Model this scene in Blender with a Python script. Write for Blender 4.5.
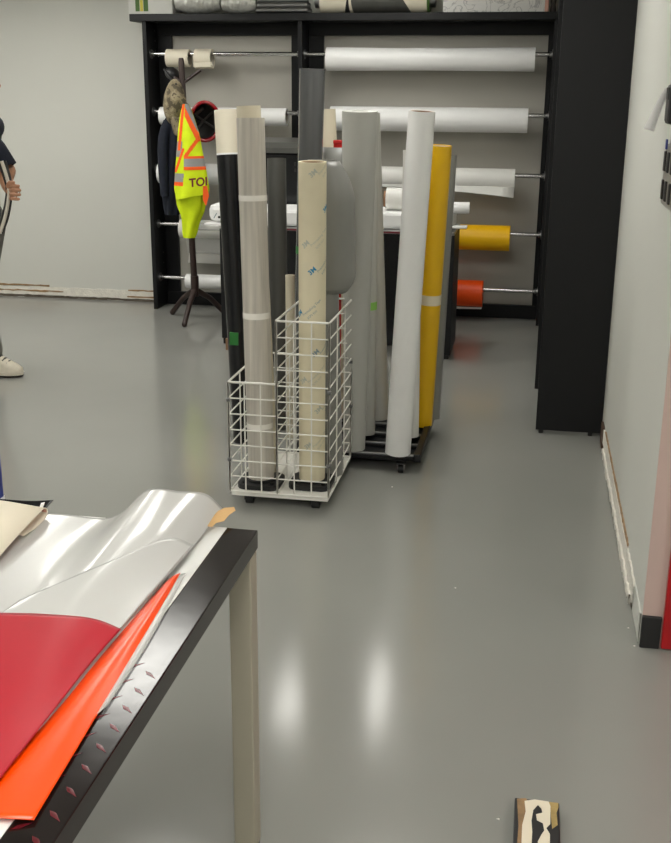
import bpy, bmesh, math, random
from mathutils import Vector, Matrix
random.seed(7)
scene = bpy.context.scene
COL = scene.collection
for o in list(bpy.data.objects):
    bpy.data.objects.remove(o)

# ------------------------------------------------------------------ camera
FPX, PITCH, YAW, ROLL, EYE = 1062.83, 0.296222, 0.179556, 0.0080345, 1.6
FW = Vector((-math.sin(YAW)*math.cos(PITCH), math.cos(YAW)*math.cos(PITCH), -math.sin(PITCH)))
R0 = Vector((math.cos(YAW), math.sin(YAW), 0)); U0 = R0.cross(FW)
RT = R0*math.cos(ROLL)+U0*math.sin(ROLL); UP = -R0*math.sin(ROLL)+U0*math.cos(ROLL)
EYEP = Vector((0, 0, EYE))
cam_d = bpy.data.cameras.new('camera'); cam = bpy.data.objects.new('camera', cam_d); COL.objects.link(cam)
cam_d.sensor_fit = 'VERTICAL'; cam_d.sensor_height = 24; cam_d.lens = FPX/843*24
cam_d.clip_start = 0.05; cam_d.clip_end = 60
M = Matrix((RT, UP, -FW)).transposed().to_4x4(); M.translation = EYEP
cam.matrix_world = M
scene.camera = cam

# ------------------------------------------------------------------ world, exposure
w = bpy.data.worlds.new('world'); scene.world = w; w.use_nodes = True
w.node_tree.nodes['Background'].inputs[0].default_value = (0.9, 0.92, 0.9, 1)
w.node_tree.nodes['Background'].inputs[1].default_value = 0.3
vs = scene.view_settings
vs.view_transform = 'Standard'; vs.look = 'None'; vs.gamma = 1; vs.use_curve_mapping = False
vs.exposure = 0.46
LAMP = 9.0                      # radiance of the ceiling fixtures

def ray(x, y): return FW+RT*((x-335.5)/FPX)-UP*((y-421.5)/FPX)
def onz(x, y, z=0.0):
    d = ray(x, y); return EYEP+d*((z-EYE)/d.z)
def ony(x, y, Y):
    d = ray(x, y); return EYEP+d*(Y/d.y)
def pxm(p):                     # pixels per metre at a point
    return FPX/(Vector(p)-EYEP).dot(FW)

# ------------------------------------------------------------------ materials
def lin(c): return tuple((v/255/12.92 if v/255 <= .04045 else ((v/255+.055)/1.055)**2.4) for v in c)
MATS = {}
def mat(name, rgb, rough=.5, metal=0, var=.04, scale=8, bump=0, bscale=60, coat=0, spec=.5, trans=0, emit=0, stretch=None, alpha=1, rvar=0):
    if name in MATS: return MATS[name]
    m = bpy.data.materials.new(name); m.use_nodes = True; nt = m.node_tree; b = nt.nodes['Principled BSDF']
    c = lin(rgb)
    tc = nt.nodes.new('ShaderNodeTexCoord'); src = tc.outputs['Object']
    if stretch:
        mp = nt.nodes.new('ShaderNodeMapping'); mp.inputs['Scale'].default_value = stretch
        nt.links.new(src, mp.inputs['Vector']); src = mp.outputs['Vector']
    nz = nt.nodes.new('ShaderNodeTexNoise'); nz.inputs['Scale'].default_value = scale; nz.inputs['Detail'].default_value = 4
    nt.links.new(src, nz.inputs['Vector'])
    rp = nt.nodes.new('ShaderNodeValToRGB')
    rp.color_ramp.elements[0].position = .3; rp.color_ramp.elements[1].position = .7
    rp.color_ramp.elements[0].color = tuple(max(0, v*(1-var)) for v in c)+(1,)
    rp.color_ramp.elements[1].color = tuple(min(1, v*(1+var)) for v in c)+(1,)
    nt.links.new(nz.outputs['Fac'], rp.inputs['Fac']); nt.links.new(rp.outputs['Color'], b.inputs['Base Color'])
    b.inputs['Roughness'].default_value = rough; b.inputs['Metallic'].default_value = metal
    b.inputs['Specular IOR Level'].default_value = spec; b.inputs['Coat Weight'].default_value = coat; b.inputs['Coat Roughness'].default_value = .08
    b.inputs['Transmission Weight'].default_value = trans; b.inputs['Alpha'].default_value = alpha
    if rvar:
        mr = nt.nodes.new('ShaderNodeMapRange'); mr.inputs['To Min'].default_value = rough-rvar; mr.inputs['To Max'].default_value = rough+rvar
        nt.links.new(nz.outputs['Fac'], mr.inputs['Value']); nt.links.new(mr.outputs['Result'], b.inputs['Roughness'])
    if bump:
        n2 = nt.nodes.new('ShaderNodeTexNoise'); n2.inputs['Scale'].default_value = bscale; nt.links.new(src, n2.inputs['Vector'])
        bp = nt.nodes.new('ShaderNodeBump'); bp.inputs['Strength'].default_value = bump; bp.inputs['Distance'].default_value = .01
        nt.links.new(n2.outputs['Fac'], bp.inputs['Height']); nt.links.new(bp.outputs['Normal'], b.inputs['Normal'])
    if emit:
        b.inputs['Emission Color'].default_value = c+(1,); b.inputs['Emission Strength'].default_value = emit
    MATS[name] = m
    return m

def wave_mat(name, rgb1, rgb2, rough, scale, direction='X'):      # fine lengthwise ribs in print
    m = mat(name, rgb1, rough); nt = m.node_tree; b = nt.nodes['Principled BSDF']
    return m

m_floor = mat('grey_epoxy', (144, 144, 139), .155, var=.025, scale=1.3, bump=.012, bscale=3, spec=.5, rvar=.03)
m_wall = mat('wall_paint', (206, 206, 199), .75, var=.012, scale=2, bump=.03, bscale=150)
m_pink = mat('pinkish_wall', (196, 172, 163), .7, var=.015, scale=3)  # pinkish tone for the corner wall face
m_ceil = mat('ceiling_paint', (214, 213, 206), .85, var=.01)
m_res = mat('white_filler_residue', (226, 222, 212), .85, var=.08, scale=30, bump=.5, bscale=80)
m_torn = mat('torn_brown_paper', (150, 122, 88), .9, var=.25, scale=25)
m_dirt = mat('dusty_gap', (88, 80, 70), .9, var=.3, scale=20)
m_black = mat('black_laminate', (11, 12, 15), .45, var=.08, scale=14, bump=.03, bscale=200, spec=.35)
m_blackr = mat('black_rail', (9, 10, 13), .5, var=.1, spec=.3)
m_chrome = mat('chrome', (205, 205, 205), .18, metal=1, var=.02)
m_steel = mat('dull_steel', (150, 150, 150), .35, metal=1, var=.05)
m_white = mat('white_vinyl', (242, 242, 241), .35, var=.015, scale=5)
m_white2 = mat('matte_white_vinyl', (232, 231, 226), .55, var=.02, scale=5)
m_grey = mat('pale_grey_vinyl', (178, 178, 172), .38, var=.02, scale=5)
m_silver = mat('silver_grey_film', (130, 130, 126), .36, var=.04, scale=4)
m_cream = mat('cream_film', (214, 205, 182), .5, var=.03, scale=6)
m_cream2 = mat('off_white_film', (226, 218, 198), .5, var=.02)
m_mask = mat('masking_paper', (224, 214, 184), .6, var=.04, scale=7, bump=.1, bscale=40)
m_rib = mat('ribbed_clear_wrap', (192, 186, 175), .3, var=.2, scale=55, stretch=(1, 1, .03))
m_yel = mat('golden_yellow_vinyl', (224, 176, 0), .38, var=.03)
m_yel2 = mat('bright_yellow_vinyl', (255, 196, 0), .4, var=.02)
m_orange = mat('orange_red_vinyl', (255, 84, 0), .4, var=.02)
m_blkfilm = mat('black_film', (7, 8, 13), .22, var=.1)
m_char = mat('charcoal_gloss_film', (76, 77, 78), .22, var=.15, scale=14, stretch=(1, 1, .04), coat=.8)
m_dgrey = mat('dark_grey_film', (74, 74, 70), .4, var=.1, scale=20, stretch=(1, 1, .05))
m_card = mat('cardboard_core', (146, 112, 84), .85, var=.1, scale=30)
m_corew = mat('white_core', (205, 198, 184), .7, var=.05)
m_tape = mat('clear_tape', (238, 234, 226), .25, var=.05)
m_gtape = mat('green_tape', (38, 116, 46), .5)
m_lgtape = mat('light_green_tape', (132, 190, 84), .5)
m_red = mat('red_paint', (196, 22, 22), .4, var=.05)
m_door = mat('door_red', (168, 6, 14), .3, var=.03)
m_wire = mat('white_coated_wire', (232, 230, 222), .35, var=.02)
m_plast = mat('black_plastic', (26, 26, 27), .45, var=.15, scale=30)
m_rub = mat('black_rubber', (20, 20, 21), .6)
m_brown = mat('dark_brown_wood', (52, 38, 34), .45, var=.15, scale=20, stretch=(1, 1, .1))
m_leg = mat('beige_powder_coat', (176, 170, 152), .45, var=.02)
m_top = mat('black_gloss_laminate', (24, 18, 18), .15, var=.2, scale=30, bump=.012, bscale=25, rvar=.04)
m_tread = mat('reflected_red_tread', (84, 17, 25), .25, var=.2)  # dark red stands in for a red reflection on the treads
m_sheet = mat('white_gloss_sheet', (200, 200, 197), .2, var=.012, coat=.3)
m_back = mat('white_backing_paper', (226, 226, 222), .4, var=.015)
m_crim = mat('crimson_vinyl', (176, 34, 48), .3, var=.03)
m_osheet = mat('orange_sheet', (255, 76, 0), .3, var=.02, coat=.1)
m_kraft = mat('kraft_paper', (206, 166, 112), .8, var=.06, scale=15)
m_creamp = mat('cream_paper', (232, 222, 200), .65, var=.02)
m_pinkp = mat('pinkish_liner', (214, 164, 146), .6, var=.08)
m_hiv = mat('fluorescent_yellow_cloth', (218, 240, 4), .75, var=.05, scale=20, bump=.15, bscale=120)
m_hio = mat('fluorescent_orange_band', (255, 98, 20), .7, var=.04)
m_hig = mat('grey_reflective_band', (150, 150, 148), .4, var=.05)
m_navy = mat('navy_cloth', (18, 24, 40), .85, var=.2, scale=30, bump=.2, bscale=150)
m_hat = mat('hard_hat_red', (150, 14, 28), .25, coat=.4)
m_hatin = mat('hat_lining_black', (26, 24, 24), .7)
m_clear = mat('clear_film', (232, 232, 228), .1, var=.02, alpha=.45)
m_ink = mat('black_ink', (22, 22, 24), .5)
m_blue = mat('blue_print', (34, 128, 168), .5)
m_bgrey = mat('faded_blue_print', (136, 152, 156), .6)
m_faint = mat('pale_blue_print', (184, 186, 172), .6)
m_foil = mat('silver_plastic_wrap', (196, 196, 190), .28, metal=.25, var=.12, scale=25, bump=.6, bscale=35)
m_bluebox = mat('blue_card', (36, 52, 132), .5)
m_skin = mat('skin', (176, 128, 98), .5, var=.06, scale=25)
m_trou = mat('grey_trouser_cloth', (112, 110, 102), .85, var=.12, scale=30, bump=.2, bscale=150)
m_shoe = mat('off_white_shoe', (206, 198, 180), .6, var=.06, scale=40)
m_sole = mat('dark_sole', (40, 34, 30), .7)
m_hair = mat('dark_hair', (36, 28, 24), .6)
m_lamp = mat('lamp_diffuser', (254, 252, 245), .6, var=0, emit=LAMP)
m_lampf = mat('lamp_frame', (225, 225, 222), .5)
m_green = mat('green_print', (70, 104, 40), .6)
m_olive = mat('yellow_print', (206, 190, 70), .6)
m_brownp = mat('brown_plastic', (84, 64, 50), .5)
m_slot = mat('dark_slot', (38, 36, 34), .5)
m_plate = mat('satin_plate', (188, 184, 176), .3, metal=.6)
m_box = mat('grey_white_carton', (206, 206, 200), .6)
m_green_leg = mat('olive_tip', (120, 120, 30), .6)
m_maroon = mat('maroon_strip', (110, 30, 40), .5)

def camo():
    m = mat('camouflage_cloth', (120, 108, 84), .85); nt = m.node_tree
    nz = [n for n in nt.nodes if n.type == 'TEX_NOISE'][0]; nz.inputs['Scale'].default_value = 17
    rp = [n for n in nt.nodes if n.type == 'VALTORGB'][0]; rp.color_ramp.interpolation = 'CONSTANT'
    e = rp.color_ramp.elements; e[0].position = 0; e[0].color = lin((84, 76, 60))+(1,); e[1].position = .45; e[1].color = lin((128, 116, 92))+(1,)
    n = e.new(.55); n.color = lin((150, 138, 112))+(1,); n = e.new(.63); n.color = lin((92, 84, 66))+(1,)
    return m
m_camo = camo()
def marble():
    m = mat('white_marble_print', (228, 226, 222), .4); nt = m.node_tree
    nz = [n for n in nt.nodes if n.type == 'TEX_NOISE'][0]; nz.inputs['Scale'].default_value = 7; nz.inputs['Distortion'].default_value = 2
    rp = [n for n in nt.nodes if n.type == 'VALTORGB'][0]; e = rp.color_ramp.elements
    e[0].position = .47; e[0].color = lin((228, 226, 222))+(1,); e[1].position = .53; e[1].color = lin((228, 226, 222))+(1,)
    n = e.new(.5); n.color = lin((176, 174, 174))+(1,)
    return m
m_marble = marble()

# ------------------------------------------------------------------ mesh helpers
class MB:
    def __init__(s): s.v = []; s.f = []; s.sm = []; s.mi = []
    def add(s, vs_, fs, smooth=False, mi=0):
        n = len(s.v); s.v += [Vector(v) for v in vs_]
        for f in fs: s.f.append(tuple(i+n for i in f)); s.sm.append(smooth); s.mi.append(mi)
        return s
    def box(s, a, b, bev=0):
        (x0, y0, z0), (x1, y1, z1) = a, b
        if bev:
            e = min(bev, (x1-x0)/2.01, (y1-y0)/2.01, (z1-z0)/2.01); vs_ = []
            bm = bmesh.new(); bmesh.ops.create_cube(bm, size=1)
            for v in bm.verts: v.co = Vector(((x0+x1)/2+v.co.x*(x1-x0), (y0+y1)/2+v.co.y*(y1-y0), (z0+z1)/2+v.co.z*(z1-z0)))
            bmesh.ops.bevel(bm, geom=bm.edges[:], offset=e, segments=2, affect='EDGES', profile=.5)
            bm.verts.index_update(); s.add([v.co.copy() for v in bm.verts], [[v.index for v in f.verts] for f in bm.faces]); bm.free(); return s
        return s.add([(x0,y0,z0),(x1,y0,z0),(x1,y1,z0),(x0,y1,z0),(x0,y0,z1),(x1,y0,z1),(x1,y1,z1),(x0,y1,z1)],
                     [(0,3,2,1),(4,5,6,7),(0,1,5,4),(1,2,6,5),(2,3,7,6),(3,0,4,7)])
    def prism(s, poly, z0, z1):          # poly: xy outline, counter-clockwise
        n = len(poly); s.add([(x,y,z0) for x,y in poly]+[(x,y,z1) for x,y in poly],
              [tuple(range(n))[::-1], tuple(range(n,2*n))]+[(i,(i+1)%n,(i+1)%n+n,i+n) for i in range(n)]); return s
    def tube(s, pts, r, n=8, caps=True, closed=False):
        pts = [Vector(p) for p in pts]; m = len(pts); rs = r if isinstance(r, (list, tuple)) else [r]*m
        rings = []; prev = None
        for i, p in enumerate(pts):
            if closed: t = (pts[(i+1)%m]-pts[i-1])
            else: t = pts[min(i+1,m-1)]-pts[max(i-1,0)]
            t = t.normalized()
            if prev is None: u = t.cross(Vector((0,0,1)) if abs(t.z) < .9 else Vector((0,1,0))).normalized()
            else: u = (prev-t*prev.dot(t)).normalized()
            prev = u; v = t.cross(u)
            rings.append([p+(u*math.cos(2*math.pi*k/n)+v*math.sin(2*math.pi*k/n))*rs[i] for k in range(n)])
        vs_ = [q for g in rings for q in g]; fs = []
        for i in range(m if closed else m-1):
            j = (i+1)%m
            for k in range(n): fs.append((i*n+k, i*n+(k+1)%n, j*n+(k+1)%n, j*n+k))
        s.add(vs_, fs, True)
        if caps and not closed:
            s.add(rings[0], [tuple(range(n))[::-1]]); s.add(rings[-1], [tuple(range(n))])
        return s
    def ring_tube(s, p0, p1, ro, ri, n=32, seg=1, rf=None):   # hollow tube with annular ends
        p0, p1 = Vector(p0), Vector(p1); t = (p1-p0).normalized()
        u = t.cross(Vector((0,0,1)) if abs(t.z) < .9 else Vector((0,-1,0))).normalized(); v = t.cross(u)
        def rg(q, r): return [q+(u*math.cos(2*math.pi*k/n)+v*math.sin(2*math.pi*k/n))*(r(k) if callable(r) else r) for k in range(n)]
        rows = []
        for i in range(seg+1):
            a = i/seg; rows.append(rg(p0+(p1-p0)*a, (lambda k, a=a: ro*rf(a, k/n)) if rf else ro))
        s.add([q for g in rows for q in g], [(i*n+k, i*n+(k+1)%n, (i+1)*n+(k+1)%n, (i+1)*n+k) for i in range(seg) for k in range(n)], True)
        i0, i1 = rg(p0, ri), rg(p1, ri)
        s.add(i0+i1, [(k, n+k, n+(k+1)%n, (k+1)%n) for k in range(n)], True)
        s.add(rows[0]+i0, [(k, n+k, n+(k+1)%n, (k+1)%n) for k in range(n)])
        s.add(rows[-1]+i1, [(k, (k+1)%n, n+(k+1)%n, n+k) for k in range(n)])
        return s
    def grid(s, rows, smooth=True):
        n = len(rows[0]); s.add([q for g in rows for q in g], [(i*n+k, i*n+k+1, (i+1)*n+k+1, (i+1)*n+k) for i in range(len(rows)-1) for k in range(n-1)], smooth); return s
    def loft(s, rings, caps=True):
        n = len(rings[0]); s.add([q for g in rings for q in g], [(i*n+k, i*n+(k+1)%n, (i+1)*n+(k+1)%n, (i+1)*n+k) for i in range(len(rings)-1) for k in range(n)], True)
        if caps: s.add(rings[0], [tuple(range(n))[::-1]]); s.add(rings[-1], [tuple(range(n))])
        return s
    def sphere(s, c, r, n=16, m=10, fn=None):
        c = Vector(c); r = Vector(r) if not isinstance(r, (int, float)) else Vector((r,r,r)); rows = []
        for i in range(m+1):
            th = math.pi*i/m; row = []
            for k in range(n):
                p = Vector((math.sin(th)*math.cos(2*math.pi*k/n), math.sin(th)*math.sin(2*math.pi*k/n), math.cos(th)))
                if fn: p = fn(p)
                row.append(c+Vector((p.x*r.x, p.y*r.y, p.z*r.z)))
            rows.append(row)
        n_ = n; s.add([q for g in rows for q in g], [(i*n_+k, (i+1)*n_+k, (i+1)*n_+(k+1)%n_, i*n_+(k+1)%n_) for i in range(m) for k in range(n_)], True); return s
    def build(s, name, material, parent=None, solid=0, sub=0, off=0):
        base = wloc(parent) if parent is not None else Vector((0,0,0))
        me = bpy.data.meshes.new(name); me.from_pydata([v-base for v in s.v], [], s.f)
        me.polygons.foreach_set('use_smooth', s.sm); me.update()
        bm = bmesh.new(); bm.from_mesh(me); bmesh.ops.remove_doubles(bm, verts=[v for v in bm.verts if v.is_boundary and False], dist=1e-6); bm.to_mesh(me); bm.free()
        for mm in (material if isinstance(material, (list, tuple)) else [material]): me.materials.append(mm)
        if isinstance(material, (list, tuple)): me.polygons.foreach_set('material_index', s.mi)
        o = bpy.data.objects.new(name, me); COL.objects.link(o)
        if parent is not None: o.parent = parent
        if solid:
            md = o.modifiers.new('thickness', 'SOLIDIFY'); md.thickness = solid; md.offset = off
        if sub:
            md = o.modifiers.new('smooth', 'SUBSURF'); md.levels = sub; md.render_levels = sub
        return o
def wloc(o):
    p = Vector((0,0,0))
    while o is not None: p = p+o.location; o = o.parent
    return p
def tag(o, label, cat, group=None, kind=None):
    o['label'] = label; o['category'] = cat
    if group: o['group'] = group
    if kind: o['kind'] = kind
    return o
def thing(name, label, cat, loc, group=None):
    o = bpy.data.objects.new(name, None); o.empty_display_size = .05; COL.objects.link(o); o.location = loc
    return tag(o, label, cat, group)
def struct(o): o['kind'] = 'structure'; return o
def cr(p, t):                    # Catmull-Rom through a list of points, t in 0..1
    n = len(p)-1; x = min(t*n, n-1e-6); i = int(x); a = x-i
    p0, p1, p2, p3 = p[max(i-1,0)], p[i], p[i+1], p[min(i+2,n)]
    return p1*1.0+(p2-p0)*(.5*a)+(p0*2-p1*5+p2*4-p3)*(.5*a*a)+(p1*3-p0-p2*3+p3)*(.5*a*a*a)
def patch(ctrl, n, m):
    cols = [[cr(r, k/m) for k in range(m+1)] for r in ctrl]
    return [[cr([c[k] for c in cols], i/n) for k in range(m+1)] for i in range(n+1)]
def text_mesh(s, size, bold=False):
    c = bpy.data.curves.new('t', 'FONT'); c.body = s; c.size = size; c.align_x = 'CENTER'; c.align_y = 'CENTER'
    if bold: c.offset = size*.03
    o = bpy.data.objects.new('t', c); COL.objects.link(o); bpy.context.view_layer.update()
    dg = bpy.context.evaluated_depsgraph_get(); me = o.evaluated_get(dg).to_mesh()
    vs_ = [v.co.copy() for v in me.vertices]; fs = [tuple(p.vertices) for p in me.polygons]
    bpy.data.objects.remove(o); bpy.data.curves.remove(c)
    return vs_, fs

# ------------------------------------------------------------------ the room
YB, XR, YC = 8.12, .40, 3.035           # back wall, right wall, outer corner of the right wall
CEIL = 2.62
def slab(name, a, b, m): return struct(MB().box(a, b).build(name, m))
slab('floor', (-7, -3, -.1), (3.6, YB+.1, 0), m_floor)
slab('ceiling', (-7, -3, CEIL), (3.6, YB+.1, CEIL+.1), m_ceil)
wb = slab('wall_back', (-7, YB, 0), (XR, YB+.1, CEIL), m_wall)
wr = slab('wall_right', (XR, YC+.004, 0), (XR+.1, YB, CEIL), m_wall)
wc = slab('wall_corner', (XR+.001, YC, 0), (3.5, YC+.004, CEIL), m_pink)
slab('wall_left', (-7, -3, 0), (-6.9, YB, CEIL), m_wall)
slab('wall_front', (-7, -3, 0), (3.6, -2.9, CEIL), m_wall)
slab('wall_far_right', (3.5, -3, 0), (3.6, YC, CEIL), m_wall)
struct(MB().box((XR-.001, YC-.012, 0), (.457, YC, .106), .003).build('baseboard_corner', m_plast))
d1 = struct(MB().box((.461, YC-.02, .006), (1.37, YC, 2.05), .004).build('door_1', m_door))
h = MB(); h.tube([(1.28, YC-.02, 1.0), (1.28, YC-.07, 1.0), (1.16, YC-.07, 1.0)], .011); h.build('door_handle', m_steel, d1)

def jag(n, x0, x1, base, amp):
    return [(x0+(x1-x0)*i/n, base+random.uniform(-amp, amp)) for i in range(n+1)]
def strip_back(name, x0, x1, z0, z1, amp, m, t=.006, par=wb):
    n = max(6, int(abs(x1-x0)/.04)); a = jag(n, x0, x1, z0, amp); b = jag(n, x0, x1, z1, amp); g = MB()
    g.grid([[(x, YB-t, z) for x, z in a], [(x, YB-t*.9, z) for x, z in b], [(x, YB, z) for x, z in b]], False)
    return g.build(name, m, par)
def strip_right(name, y0, y1, z0, z1, amp, m, t=.006, n=None):
    n = n or max(6, int(abs(y1-y0)/.03)); a = jag(n, y0, y1, z0, amp); b = jag(n, y0, y1, z1, amp); g = MB()
    g.grid([[(XR, y, z) for y, z in a], [(XR-t, y, z) for y, z in a], [(XR-t, y, z) for y, z in b], [(XR, y, z) for y, z in b]], False)
    return g.build(name, m, wr)
strip_back('filler_strip', -4.6, -2.88, .022, .088, .004, m_res)
strip_back('floor_gap', -4.6, -2.88, 0, .02, .004, m_dirt, .004)
strip_back('torn_paper', -4.6, -3.87, .092, .104, .003, m_torn, .008)
strip_back('torn_paper', -4.6, -3.75, .048, .06, .004, m_torn, .009)
strip_back('torn_paper', -3.19, -2.9, .084, .094, .003, m_torn, .008)
strip_back('torn_paper', -3.2, -2.9, .03, .042, .003, m_torn, .009)
strip_right('filler_strip', YC+.22, 5.0, .03, .1, .006, m_res, .007)
strip_right('filler_strip', YC+.02, YC+.23, .006, .1, .003, m_wall, .004)
strip_right('filler_crumbs', YC+.28, 4.9, .008, .036, .012, m_res, .014, 60)
strip_right('torn_paper', 3.55, 4.9, .106, .114, .003, m_torn, .006)
strip_right('floor_gap', YC+.25, 5.0, 0, .007, .002, m_dirt, .005)
struct(MB().box((XR-.012, 4.98, .0), (XR, 5.09, .105), .003).build('baseboard_right', m_brownp))

# wall fittings on the right wall near the corner
sp = thing('switch_plate', 'satin wall switch plate with dark slots on the right wall', 'switch', (XR, 3.38, 1.37))
MB().box((XR-.008, 3.25, 1.29), (XR, 3.52, 1.47), .003).build('plate', m_plate, sp)
for y in (3.30, 3.40, 3.485):
    for z in (1.305, 1.39):
        MB().box((XR-.014, y-.014, z), (XR-.006, y+.014, z+.06), .003).build('rocker', m_slot, sp)
MB().box((XR-.012, 3.47, 1.455), (XR-.008, 3.5, 1.485), .001).build('blue_tape', m_bluebox, sp)
cr_ = thing('card_reader', 'black rounded wall device with white tape, upper right wall', 'device', (XR, 3.66, 1.56))
MB().box((XR-.028, 3.36, 1.53), (XR, 3.46, 1.645), .012).build('body', m_plast, cr_)
MB().box((XR-.03, 3.38, 1.6), (XR-.027, 3.44, 1.635), .001).build('window', m_slot, cr_)
tp = [ony(667.5, 89, 3.47), ony(661, 101, 3.49), ony(654, 117, 3.5), ony(648.5, 130, 3.49)]
rows = []
for i in range(13):
    c = cr(tp, i/12); wd = .007+.009*i/12; rows.append([c+Vector((-wd, 0, wd*.3)), c+Vector((0, -.003, 0)), c+Vector((wd, 0, -wd*.3))])
tag(MB().grid(rows).build('tape_strip', m_white, solid=.0006), 'loose white tape strip curling down from the black wall device', 'tape')

# ceiling fixtures, some of them unseen fill lights added for brightness
def fixture(x, y, wx, wy, where):
    t = thing('ceiling_light', 'long white ceiling light '+where, 'ceiling light', (x, y, CEIL), 'linear ceiling lights')
    g = MB()
    for a, b in (((-wx/2-.02, -wy/2-.02), (wx/2+.02, -wy/2)), ((-wx/2-.02, wy/2), (wx/2+.02, wy/2+.02)), ((-wx/2-.02, -wy/2), (-wx/2, wy/2)), ((wx/2, -wy/2), (wx/2+.02, wy/2))):
        g.box((x+a[0], y+a[1], CEIL-.05), (x+b[0], y+b[1], CEIL))
    g.build('frame', m_lampf, t)
    MB().box((x-wx/2, y-wy/2, CEIL-.04), (x+wx/2, y+wy/2, CEIL-.001)).build('diffuser', m_lamp, t)
for x, y, wx, wy, wh in [(-1.5, 6.75, .2, 1.0, 'near the rack, left of the pair'), (-.95, 6.75, .24, 1.0, 'near the rack, right of the pair'),
        (-1.72, 4.35, .45, .8, 'above the roll basket'), (-4.5, 6.3, .6, 1.2, 'over the far left floor'), (-4.5, 3.6, .6, 1.2, 'over the left floor'),
        (-.55, 4.4, .5, .9, 'above the open floor, added fill'), (-3.1, 6.4, .6, 1.2, 'above the coat stand, added fill'), (-2.6, 1.6, .6, 1.2, 'above the sheet table'), (-.2, .6, .6, 1.2, 'above the photographer'),  # open-floor and coat-stand lights are unseen fill, added to brighten the back
        (-4.6, .6, .6, 1.2, 'over the near left floor'), (2.0, 1.2, .6, 1.2, 'over the near right floor'), (-2.4, -1.4, .6, 1.2, 'behind the sheet table'), (1.0, -1.4, .6, 1.2, 'behind the photographer'), (-.9, -.9, .6, 1.2, 'behind the photographer on the left, added fill')]:  # last light is unseen fill, added to brighten the roll fronts
    fixture(x, y, wx, wy, wh)

# ------------------------------------------------------------------ racks
RY = 7.93
ROD_Z = [ony(345, y, RY).z for y in (54.2, 113.7, 172.2, 229, 284)]
rk = thing('roll_rack', 'wide black roll rack with chrome rods against the back wall', 'rack', (-1.39, 7.97, 0))
def rp(name, a, b, m=m_black, bev=.002, par=rk): return MB().box(a, b, bev).build(name, m, par)
TOPZ = 2.165
rp('top_board', (-2.964, 7.82, TOPZ-.05), (.10, 8.115, TOPZ), m_black, .003)
rp('side_panel', (-2.878, 7.84, 0), (-2.847, 8.115, TOPZ-.05))
rp('divider_panel', (-1.717, 7.84, 0), (-1.687, 8.08, TOPZ-.05))
rp('side_panel', (.07, 7.84, .0), (.10, 8.115, TOPZ-.05))
for a, b in ((-2.847, -2.74), (-1.82, -1.578), (.035, .07)): rp('back_stile', (a, 8.085, .1), (b, 8.115, 2.03), m_blackr)
for a, b in ((-2.847, -1.70), (-1.70, .07)): rp('shade_panel', (a, 8.1155, .02), (b, 8.1195, TOPZ-.05), mat('rack_shade_grey', (176, 173, 164), .7, var=.02, scale=3), .0005)  # added panels, their grey stands in for shade inside the rack
rp('header_rail', (-2.847, 8.08, 2.03), (.07, 8.115, TOPZ-.05), m_blackr)
rp('kick_rail', (-2.847, 8.075, 0), (.07, 8.115, .1), m_blackr)
for x0, x1 in ((-2.847, -1.717), (-1.687, .07)):
    for z in ROD_Z:
        rd = MB().tube([(x0+.004, RY, z), (x1-.004, RY, z)], .0155, 12).build('rod', m_chrome, rk)
        for xx, dx in ((x0, 1), (x1, -1)):
            g = MB(); g.tube([(xx, RY, z), (xx+.006*dx, RY, z)], .034, 16); g.tube([(xx+.006*dx, RY, z), (xx+.022*dx, RY, z)], .02, 12)
            g.build('flange', m_steel, rd)
for xx in (-2.846,):
    for z in (2.06, 1.99, 1.92, .42, .34):
        MB().tube([(xx, 8.02, z), (xx+.002, 8.02, z)], .006, 8).build('peg_hole', m_steel, rk)
rk2 = thing('roll_rack', 'tall black roll rack along the right wall, end panel facing out', 'rack', (.24, 6.5, 0))
rp('end_panel', (.078, 5.17, .018), (.399, 5.20, 2.165), m_black, .002, rk2)
rp('end_panel', (.078, 7.775, .018), (.388, 7.805, 2.115), m_black, .002, rk2)
rp('divider_panel', (.07, 6.03, .0), (.36, 6.06, 2.115), m_black, .002, rk2)
rp('top_board', (.078, 5.20, 2.115), (.388, 7.805, 2.165), m_black, .002, rk2)
rp('header_rail', (.355, 5.20, 2.0), (.388, 7.775, 2.115), m_blackr, .002, rk2)
rp('kick_rail', (.355, 5.20, .02), (.388, 7.775, .11), m_blackr, .002, rk2)
for y in (5.185, 7.79):
    for x in (.105, .345): MB().tube([(x, y, 0), (x, y, .02)], .012, 10).build('foot', m_plast, rk2)
for y0, y1 in ((5.2, 6.03), (6.06, 7.775)):
    for z in ROD_Z:
        rd = MB().tube([(.19, y0, z), (.19, y1, z)], .0125, 10).build('rod', m_chrome, rk2)
        for yy, dy in ((y0, 1), (y1, -1)): MB().tube([(.19, yy, z), (.19, yy+.02*dy, z)], .03, 12).build('flange', m_steel, rd)

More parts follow.
